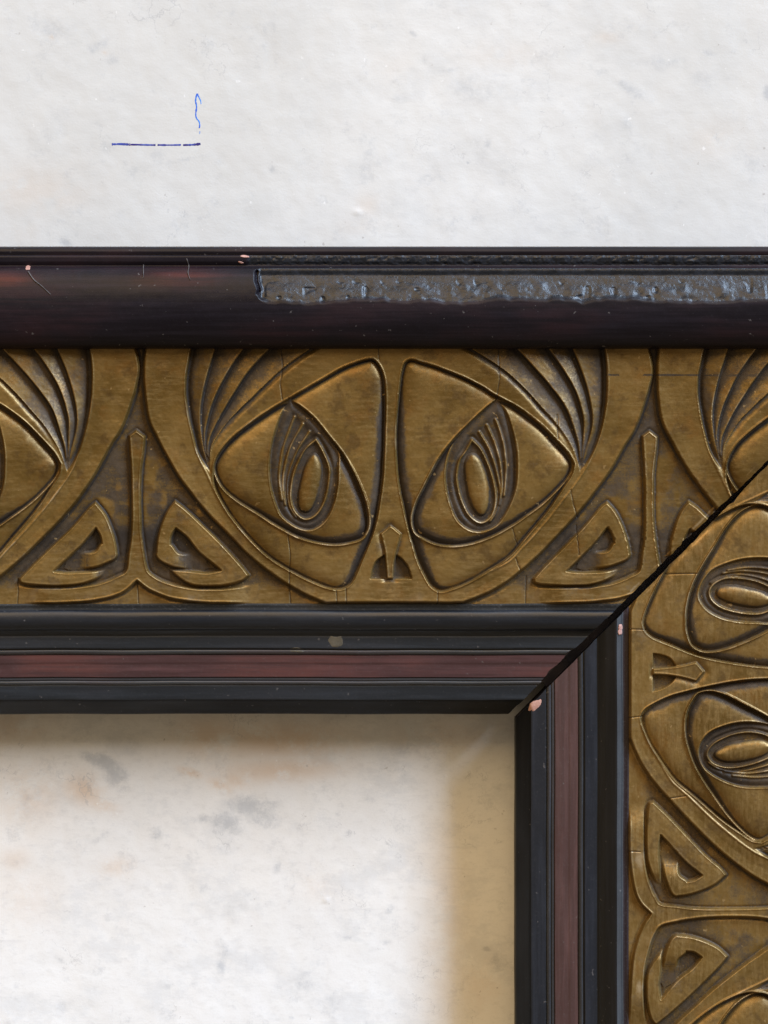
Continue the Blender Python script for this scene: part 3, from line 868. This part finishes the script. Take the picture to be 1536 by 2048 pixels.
# ------------------------------------------------------------------ outer moulding with the broken stretch
def outer_rail():
    pr = densify(OUTER_P, 1.8)
    U, V, H, Dd, A = sweep_grid(pr, 0, 1.9)
    py = 1428 - Dd                                   # measured picture row
    H = H + 0.4 * vnoise(U / 3, py, 40, 71) + 0.15 * vnoise(U, py, 12, 72)
    # the crown has broken away right of column 522, down to row 606; the fillet above is scabbed
    left = 522 + 5 * vnoise(py, 0 * py, 20, 81) + 14 * sstep(py, 588, 612)
    low = 604 + 4.5 * vnoise(U, 0 * U, 45, 82) + 2 * vnoise(U, 0 * U, 12, 83) + 6 * np.exp(-((U - 600) / 60) ** 2)
    mk = sstep(U, left - 3, left + 4) * sstep(low - py, -2.0, 11.0) * sstep(py, 534, 540)
    crown = mk * (1.5 + 10.5 * sstep(py, 535, 552) * (1 - 0.75 * sstep(py, 560, 602)))
    rough = (1.2 * vnoise(U, py, 15, 84) + 0.3 * vnoise(U + 0.3 * py, py, 5.0, 85) + 2.0 * vnoise(U, py * 0.5, 40, 86) - 2.2 * sstep(vnoise(U, py, 17, 186), 0.55, 0.8)) * (0.25 + 0.75 * sstep(py, 552, 578))
    H2 = H - crown * 1.15 + mk * rough * sstep(py, 538, 566)
    H2 = H2 - 14 * np.exp(-((U - left + 3) / 2.4) ** 2) * sstep(py, 538, 544) * sstep(py, 592, 584)
    scab = sstep(U, 492, 500) * sstep(py, 509, 513) * sstep(py, 532, 528)
    H2 = H2 - scab * 2.2 + scab * (0.9 * vnoise(U * 0.6, py, 6, 87) + 0.6 * vnoise(U, py, 3.2, 88))
    frac = mk * np.exp(-((low - py - 1.0) / 2.2) ** 2) * np.clip(vnoise(U, 0 * U, 32, 89) + 0.15 + 0.7 * np.exp(-((U - 605) / 55) ** 2), 0, 1)
    worn = np.clip(np.exp(-((py - 554) / 15.0) ** 2) * sstep(U, 495, 400) * (0.45 + 0.75 * vnoise(U, py / 2, 120, 191)) + 0.9 * np.exp(-((U - 10) / 45) ** 2 - ((py - 562) / 9.0) ** 2), 0, 1)
    code = np.where((mk > 0.5) | (scab > 0.5), 16, 0)
    o = split_grid('', U, V, H2, code, {'crack': frac, 'worn': worn}, lambda c: 'outer_moulding' if c == 0 else 'broken_patch', lambda c: OUTER[0] if c == 0 else BROKEN, frame)
    o['label'] = 'level outer moulding with a long broken stretch'
    for ch in o.children: ch['label'] = 'rough broken stretch where the lacquered crown has come away'
    return o
outer0 = outer_rail()
sweep('outer_moulding', OUTER_P, 1, OUTER[1], 8.0, 'upright outer moulding')

# ------------------------------------------------------------------ raw wood body under the finish, cut at the mitre
def core(axis):
    prof = [(2, -149), (2, -80), (30, -36), (72, -29), (130, -24), (160, -16), (215, -9), (300, -6), (725, -6), (745, 10), (810, 44), (880, 10), (930, 4), (933, -149)]
    d = np.array([p[0] for p in prof], float); h = np.array([p[1] for p in prof], float)
    n = len(prof)
    co = []
    if axis == 0:
        a0 = np.full(n, -519.0); a1 = 2460 - (1428 - d) - gap_half(2460 - (1428 - d)) - 2.5
        va = np.stack([to_world(a0, 1428 - d, h), to_world(a1, 1428 - d, h)])
    else:
        x = 1033 + d * 1.003
        a0 = 2460 - x + gap_half(x) + 2.5; a1 = np.full(n, 2699.0)
        va = np.stack([to_world(x, a0, h), to_world(x, a1, h)])
    verts = [tuple(p) for p in va.reshape(-1, 3)]
    faces = [(i, (i + 1) % n, n + (i + 1) % n, n + i) for i in range(n)] + [tuple(range(n))[::-1], tuple(range(n, 2 * n))]
    me = bpy.data.meshes.new('wood_core')
    me.from_pydata(verts, [], faces)
    import bmesh
    bm = bmesh.new(); bm.from_mesh(me)
    bmesh.ops.triangulate(bm, faces=[f for f in bm.faces if len(f.verts) > 4])
    bmesh.ops.recalc_face_normals(bm, faces=bm.faces)
    bm.to_mesh(me); bm.free()
    me.materials.append(WOOD)
    o = bpy.data.objects.new('wood_core', me)
    COL.objects.link(o); o.parent = frame
core(0); core(1)

# added block behind the joint keeps light out, short of its inner end
def gap_blocker():
    a = 1090.0; b = 1960.0
    pts = []
    for h in (-146.0, -84.0):
        for (x, s) in ((a, -1), (b, -1), (b, 1), (a, 1)):
            w = gap_half(np.array([x]))[0] / 2 + 8
            pts.append(to_world(np.array(x + s * w), np.array(2460 - x + s * w), np.array(h)))
    co = np.array(pts)
    q = [(0, 1, 2, 3), (7, 6, 5, 4), (0, 4, 5, 1), (1, 5, 6, 2), (2, 6, 7, 3), (3, 7, 4, 0)]
    o = mesh_object('gap_blocker', co, np.array(q), WOOD, frame)
    o.data.polygons.foreach_set('use_smooth', np.zeros(6, dtype=bool))
gap_blocker()

# ------------------------------------------------------------------ small marks on the lacquer: chips, scratches, glue spots
def prof_height(dist):
    allp = [p for _, _, pr in INNER for p in pr[0:]]
    if np.mean(dist) > 500: allp = OUTER_P
    ds = [p[0] for p in allp]; hs = [p[1] for p in allp]
    return np.interp(dist, ds, hs)

def blob(name, cx, cy, rx, ry, rot, mat, axis, parent, seed, lift=0.7, label=None):
    """a small irregular flake that hugs the moulding under it"""
    n, rings = 18, 4
    rng = np.random.RandomState(seed)
    wob = 1 + 0.28 * rng.uniform(-1, 1, n)
    wob = (wob + np.roll(wob, 1)) / 2
    ang = np.arange(n) * 2 * math.pi / n
    c, s = math.cos(rot), math.sin(rot)
    us, vs, ls = [cx], [cy], [lift]
    for k in range(1, rings + 1):
        r = k / rings
        x, y = rx * r * wob * np.cos(ang), ry * r * wob * np.sin(ang)
        us += list(cx + c * x - s * y); vs += list(cy + s * x + c * y); ls += [lift if k < rings else -0.4] * n
    us, vs, ls = map(np.array, (us, vs, ls))
    dist = 1428 - vs if axis == 0 else np.interp(us - 1033, [0, 30, 76, 124, 162, 192, 225], [0, 28.5, 72, 118, 156, 183, 221.5])
    h = prof_height(dist) + ls
    if axis == 0: vs = 1024 + (vs - 1024) * (1 - h * S / D)
    co = to_world(us, vs, h)
    tri = []
    for i in range(n):
        j = (i + 1) % n
        tri.append((0, 1 + i, 1 + j))
        for k in range(rings - 1):
            a, b = 1 + k * n + i, 1 + k * n + j
            tri += [(a, a + n, b + n), (a, b + n, b)]
    tri = np.array(tri)
    nn = np.cross(co[tri[:, 1]] - co[tri[:, 0]], co[tri[:, 2]] - co[tri[:, 0]]).sum(0)
    if nn[1] > 0: tri = tri[:, ::-1]
    o = mesh_object(name, co, tri, mat, parent, tris=True)
    if label: o['label'] = label
    return o

def strip(name, pts, width, mat, axis, parent, hfn, lift=0.5, seed=0, fade=True):
    """thin raised line along pts"""
    c = spline(pts, False, 8)
    t = np.gradient(c, axis=0); t /= np.linalg.norm(t, axis=1, keepdims=True) + 1e-9
    nrm = np.stack([-t[:, 1], t[:, 0]], 1)
    rng = np.random.RandomState(seed)
    w = np.interp(np.arange(len(c)), [0, len(c) - 1], width) if isinstance(width, tuple) else np.full(len(c), float(width))
    w = w * (1 + 0.25 * rng.uniform(-1, 1, len(c)))
    rows = []
    for s, l in ((-1, 0.0), (-0.55, lift), (0.55, lift), (1, 0.0)):
        p = c + nrm * (w * s / 2)[:, None]
        h = hfn(p[:, 0], p[:, 1]) + l
        rows.append((p, h))
    co = np.vstack([to_world(p[:, 0], p[:, 1], h) for p, h in rows])
    q = grid_quads(4, len(c))
    nn = np.cross(co[q[:, 1]] - co[q[:, 0]], co[q[:, 2]] - co[q[:, 0]]).sum(0)
    if nn[1] > 0: q = q[:, ::-1]
    return mesh_object(name, co, q, mat, parent)

kids = {}
for o in frame.children: kids.setdefault(o.name.split('.')[0], []).append(o)
bead0, bead1 = kids['bead_moulding']; flat0, flat1 = kids['inner_flat']; fil0, fil1 = kids['fillet_strip']
blob('gesso_chip', 490, 513, 9.5, 3.0, 0.1, GESSO, 0, outer0, 1)
blob('gesso_chip', 482, 525, 6, 2.2, 0.3, GESSO, 0, outer0, 2)
blob('gesso_chip', 58, 535, 6, 4.5, 0.5, GESSO, 0, outer0, 3)
blob('gesso_chip', 1071, 1412, 17, 8, -0.85, GESSO, 1, flat1, 4)
blob('gesso_chip', 1240.5, 1254, 5, 6, 0, GESSO, 1, bead1, 5)
blob('gesso_chip', 1239.5, 1264, 4.4, 6, 0, GESSO, 1, bead1, 6)
blob('glue_spot', 672, 1283, 19, 13, 0, GLUE, 0, fil0, 7, 0.5)
blob('glue_spot', 592, 1300, 15, 5, 0, GLUE, 0, fil0, 8, 0.5)
oh = lambda u, v: prof_height(1428 - v)
def oh(u, v):
    return np.array([prof_height(1428 - k) for k in np.atleast_1d(v)]) + 0.3
strip('scratch', [(60,545),(72,562),(88,575),(106,592)], (2.6, 1.2), SCRAPE, 0, outer0, oh, 0.5, 1)
strip('scratch', [(374,518),(379,535),(378,548),(383,562)], (2.2, 1.0), SCRAPE, 0, outer0, oh, 0.5, 2)
strip('scratch', [(288,530),(290,558)], (1.6, 0.8), SCRAPE, 0, outer0, oh, 0.5, 3)

# ------------------------------------------------------------------ the wall
K = (D - WALL * S) / D                                # the wall lies farther back: a measured mark is that much larger there
def wall_uv(px, py): return 768 + (px - 768) * K, 1024 + (py - 1024) * K
def wall_relief(X, Y): return 0.9 * vnoise(X, Y, 130, 91) + 0.5 * vnoise(X, Y, 45, 92) + 0.25 * vnoise(X, Y, 18, 93)
def wall():
    ax = np.concatenate([np.linspace(-3000, -60, 30)[:-1], np.arange(-60, 1600, 5.0), np.linspace(1600, 4600, 30)])
    ay = np.concatenate([np.linspace(-2600, -60, 26)[:-1], np.arange(-60, 2110, 5.0), np.linspace(2110, 4700, 26)])
    X, Y = np.meshgrid(ax, ay)
    grey = np.zeros(X.shape); tan = np.zeros(X.shape)
    def g(A, x, y, rx, ry, a, rot=0.0):
        c, s = math.cos(rot), math.sin(rot)
        dx, dy = X - x, Y - y
        p, q = (c * dx + s * dy) / rx, (-s * dx + c * dy) / ry
        np.maximum(A, a * np.exp(-(p * p + q * q)), out=A)
    for t in ((105,60,45,34,.40,0),(135,95,30,20,.25,0),(195,92,34,13,.60,-.5),(225,120,14,16,.45,0),(120,240,46,60,.26,0),(60,280,40,30,.18,0),(232,345,80,26,.22,0),
              (375,318,60,5,.5,-.16),(440,306,50,4,.42,-.1),(545,338,9,11,.55,0),(128,484,16,9,.75,.3),(110,310,10,8,.35,0),(250,430,50,26,.22,0),(30,160,50,40,.14,0),
              (955,175,75,40,.34,0),(900,140,60,6,.35,-.1),(1000,150,80,5,.32,-.08),(1265,180,48,17,.48,.5),(1200,145,22,14,.5,.4),(1330,125,110,22,.34,-.05),(1420,105,24,9,.5,0),
              (1410,160,40,30,.3,0),(1535,185,10,16,.8,0),(1500,82,40,4,.5,-.05),(960,300,60,46,.26,.6),(1180,318,26,30,.3,0),(1360,402,6,7,.8,0),(884,10,16,9,.55,.3),(826,66,10,7,.7,.6),
              (850,120,10,14,.35,0),(800,195,24,18,.28,0),(935,325,5,4,.8,0),(1255,250,14,20,.4,0),(975,290,10,16,.45,0),(1450,480,60,30,.2,0),(1060,430,60,50,.12,0),(1010,370,30,16,.25,.7),
              (466,28,9,14,.35,.4),(420,440,90,50,.14,0),(690,440,60,8,.3,-.1),(1110,60,60,6,.3,0),
              (200,1522,38,16,.85,.35),(232,1555,26,24,.75,.8),(246,1580,18,12,.7,0),(505,1612,52,22,.80,0),(455,1645,36,24,.75,.4),(410,1638,28,12,.5,0),(530,1640,44,20,.55,0),(312,1668,24,14,.55,-.6),
              (205,1675,30,10,.5,-.5),(165,1640,30,22,.32,0),(80,1640,24,20,.28,0),(300,1690,20,8,.3,0),(255,1480,60,40,.28,0),(640,1580,60,22,.30,0),(700,1666,14,8,.45,0),(555,1735,10,15,.5,.6),(540,1700,16,8,.4,0),
              (450,1890,16,34,.5,0),(440,1935,14,18,.5,0),(345,1972,24,9,.55,-.2),(780,1820,16,14,.5,0),(790,1850,12,26,.5,0),(770,1886,16,7,.5,0),(605,1975,18,44,.60,.5),(696,1876,10,5,.6,0),(584,2036,7,4,.6,0),
              (124,2016,12,16,.4,0),(1000,1925,26,26,.55,0),(975,1898,12,7,.6,0),(120,1920,20,8,.35,.5),(820,1490,70,22,.35,-.3),(740,1600,24,10,.35,0),(880,1470,50,20,.25,0)):
        g(grey, *t)
    for t in ((60,380,110,45,.34,-.05),(120,400,60,20,.25,0),(20,470,60,24,.2,-.2),(735,410,26,24,.32,0),(700,455,60,20,.18,-.2),(1215,75,26,12,.34,0),(1430,280,50,40,.26,0),(1000,110,80,24,.2,0),(780,130,40,30,.18,0),
              (105,75,5,5,.8,.3),(210,105,5,4,.8,0),(90,425,40,16,.2,0),
              (560,1540,120,24,.55,-.05),(470,1560,30,18,.5,.2),(440,1573,26,14,.62,.5),(380,1545,22,8,.75,.3),(170,1580,44,30,.60,.3),(205,1610,30,14,.5,.3),(60,1590,60,60,.35,0),(560,1480,140,40,.55,0),(420,1470,70,40,.5,0),(20,1450,80,40,.35,0),
              (230,1735,40,22,.32,0),(30,1720,30,24,.30,0),(640,1770,40,40,.16,0),(900,1470,120,40,.3,0),(890,1850,50,200,.16,0),(60,1800,60,60,.18,0),(960,1970,50,60,.2,0)):
        g(tan, *t)
    tan *= np.where(Y < 520, 0.55, 1.0)
    relief = wall_relief(X, Y)
    tone = 0.85 * sstep(Y + 60 * vnoise(X, Y, 260, 95), 1200, 560)               # greyer towards the top, with an uneven edge
    relief += 2.4 * np.exp(-(((X - 652) / 5) ** 2 + ((Y - 1800) / 4) ** 2))        # a grain standing proud
    relief += 1.8 * np.exp(-(((X - 715) / 9) ** 2 + ((Y - 424) / 5) ** 2))
    wu, wv = wall_uv(X, Y)
    co = np.stack([(wu - 768) * S, -(WALL + relief - 2.0) * S, ZC + (1024 - wv) * S], -1).reshape(-1, 3)
    q = grid_quads(*X.shape)
    n = np.cross(co[q[0, 1]] - co[q[0, 0]], co[q[0, 2]] - co[q[0, 0]])
    if n[1] > 0: q = q[:, ::-1]
    o = mesh_object('wall', co, q, wall_material(), None, None, {'grey': grey.reshape(-1), 'tan': tan.reshape(-1), 'tone': tone.reshape(-1)})
    o['kind'] = 'structure'
    o['label'] = 'mottled off white plaster wall behind the frame'
    return o
WALLO = wall()

INK = ink_material('indigo_ink', (0.022, 0.012, 0.16), (0.04, 0.07, 0.36))
INK2 = ink_material('bright_blue_ink', (0.035, 0.13, 0.62), (0.06, 0.26, 0.78))
def ink(pts, width, seed):
    p = [wall_uv(*k) for k in pts]
    width = tuple(1.35 * k for k in width) if isinstance(width, tuple) else width * 1.35
    o = strip('ink_line', p, width, INK2 if seed >= 5 else INK, 0, WALLO, lambda u, v: WALL - 2.0 + wall_relief(768 + (u - 768) / K, 1024 + (v - 1024) / K) + 0.08, 0.12, seed)
    o.location = (0, 0, ZC)
    return o
ink([(223.5,288.5),(240,288),(260.5,289)], 3.6, 1)
ink([(261,289),(285,289.5),(311,290)], (3.0, 2.6), 2)
ink([(315,289.8),(340,290),(362,289.6)], 2.6, 3)
ink([(366,290),(385,289.4),(401,287.6)], (2.4, 4.0), 4)
ink([(394.6,187),(392.0,195),(391.2,203),(393,213),(391.4,229),(393,236),(398,243),(399.4,250),(398.4,256)], (2.6, 1.8), 5)
ink([(394.6,187),(398,195),(401,201),(402,208)], (2.2, 1.2), 6)
ink([(399.6,262),(399.4,268)], 0.9, 7)
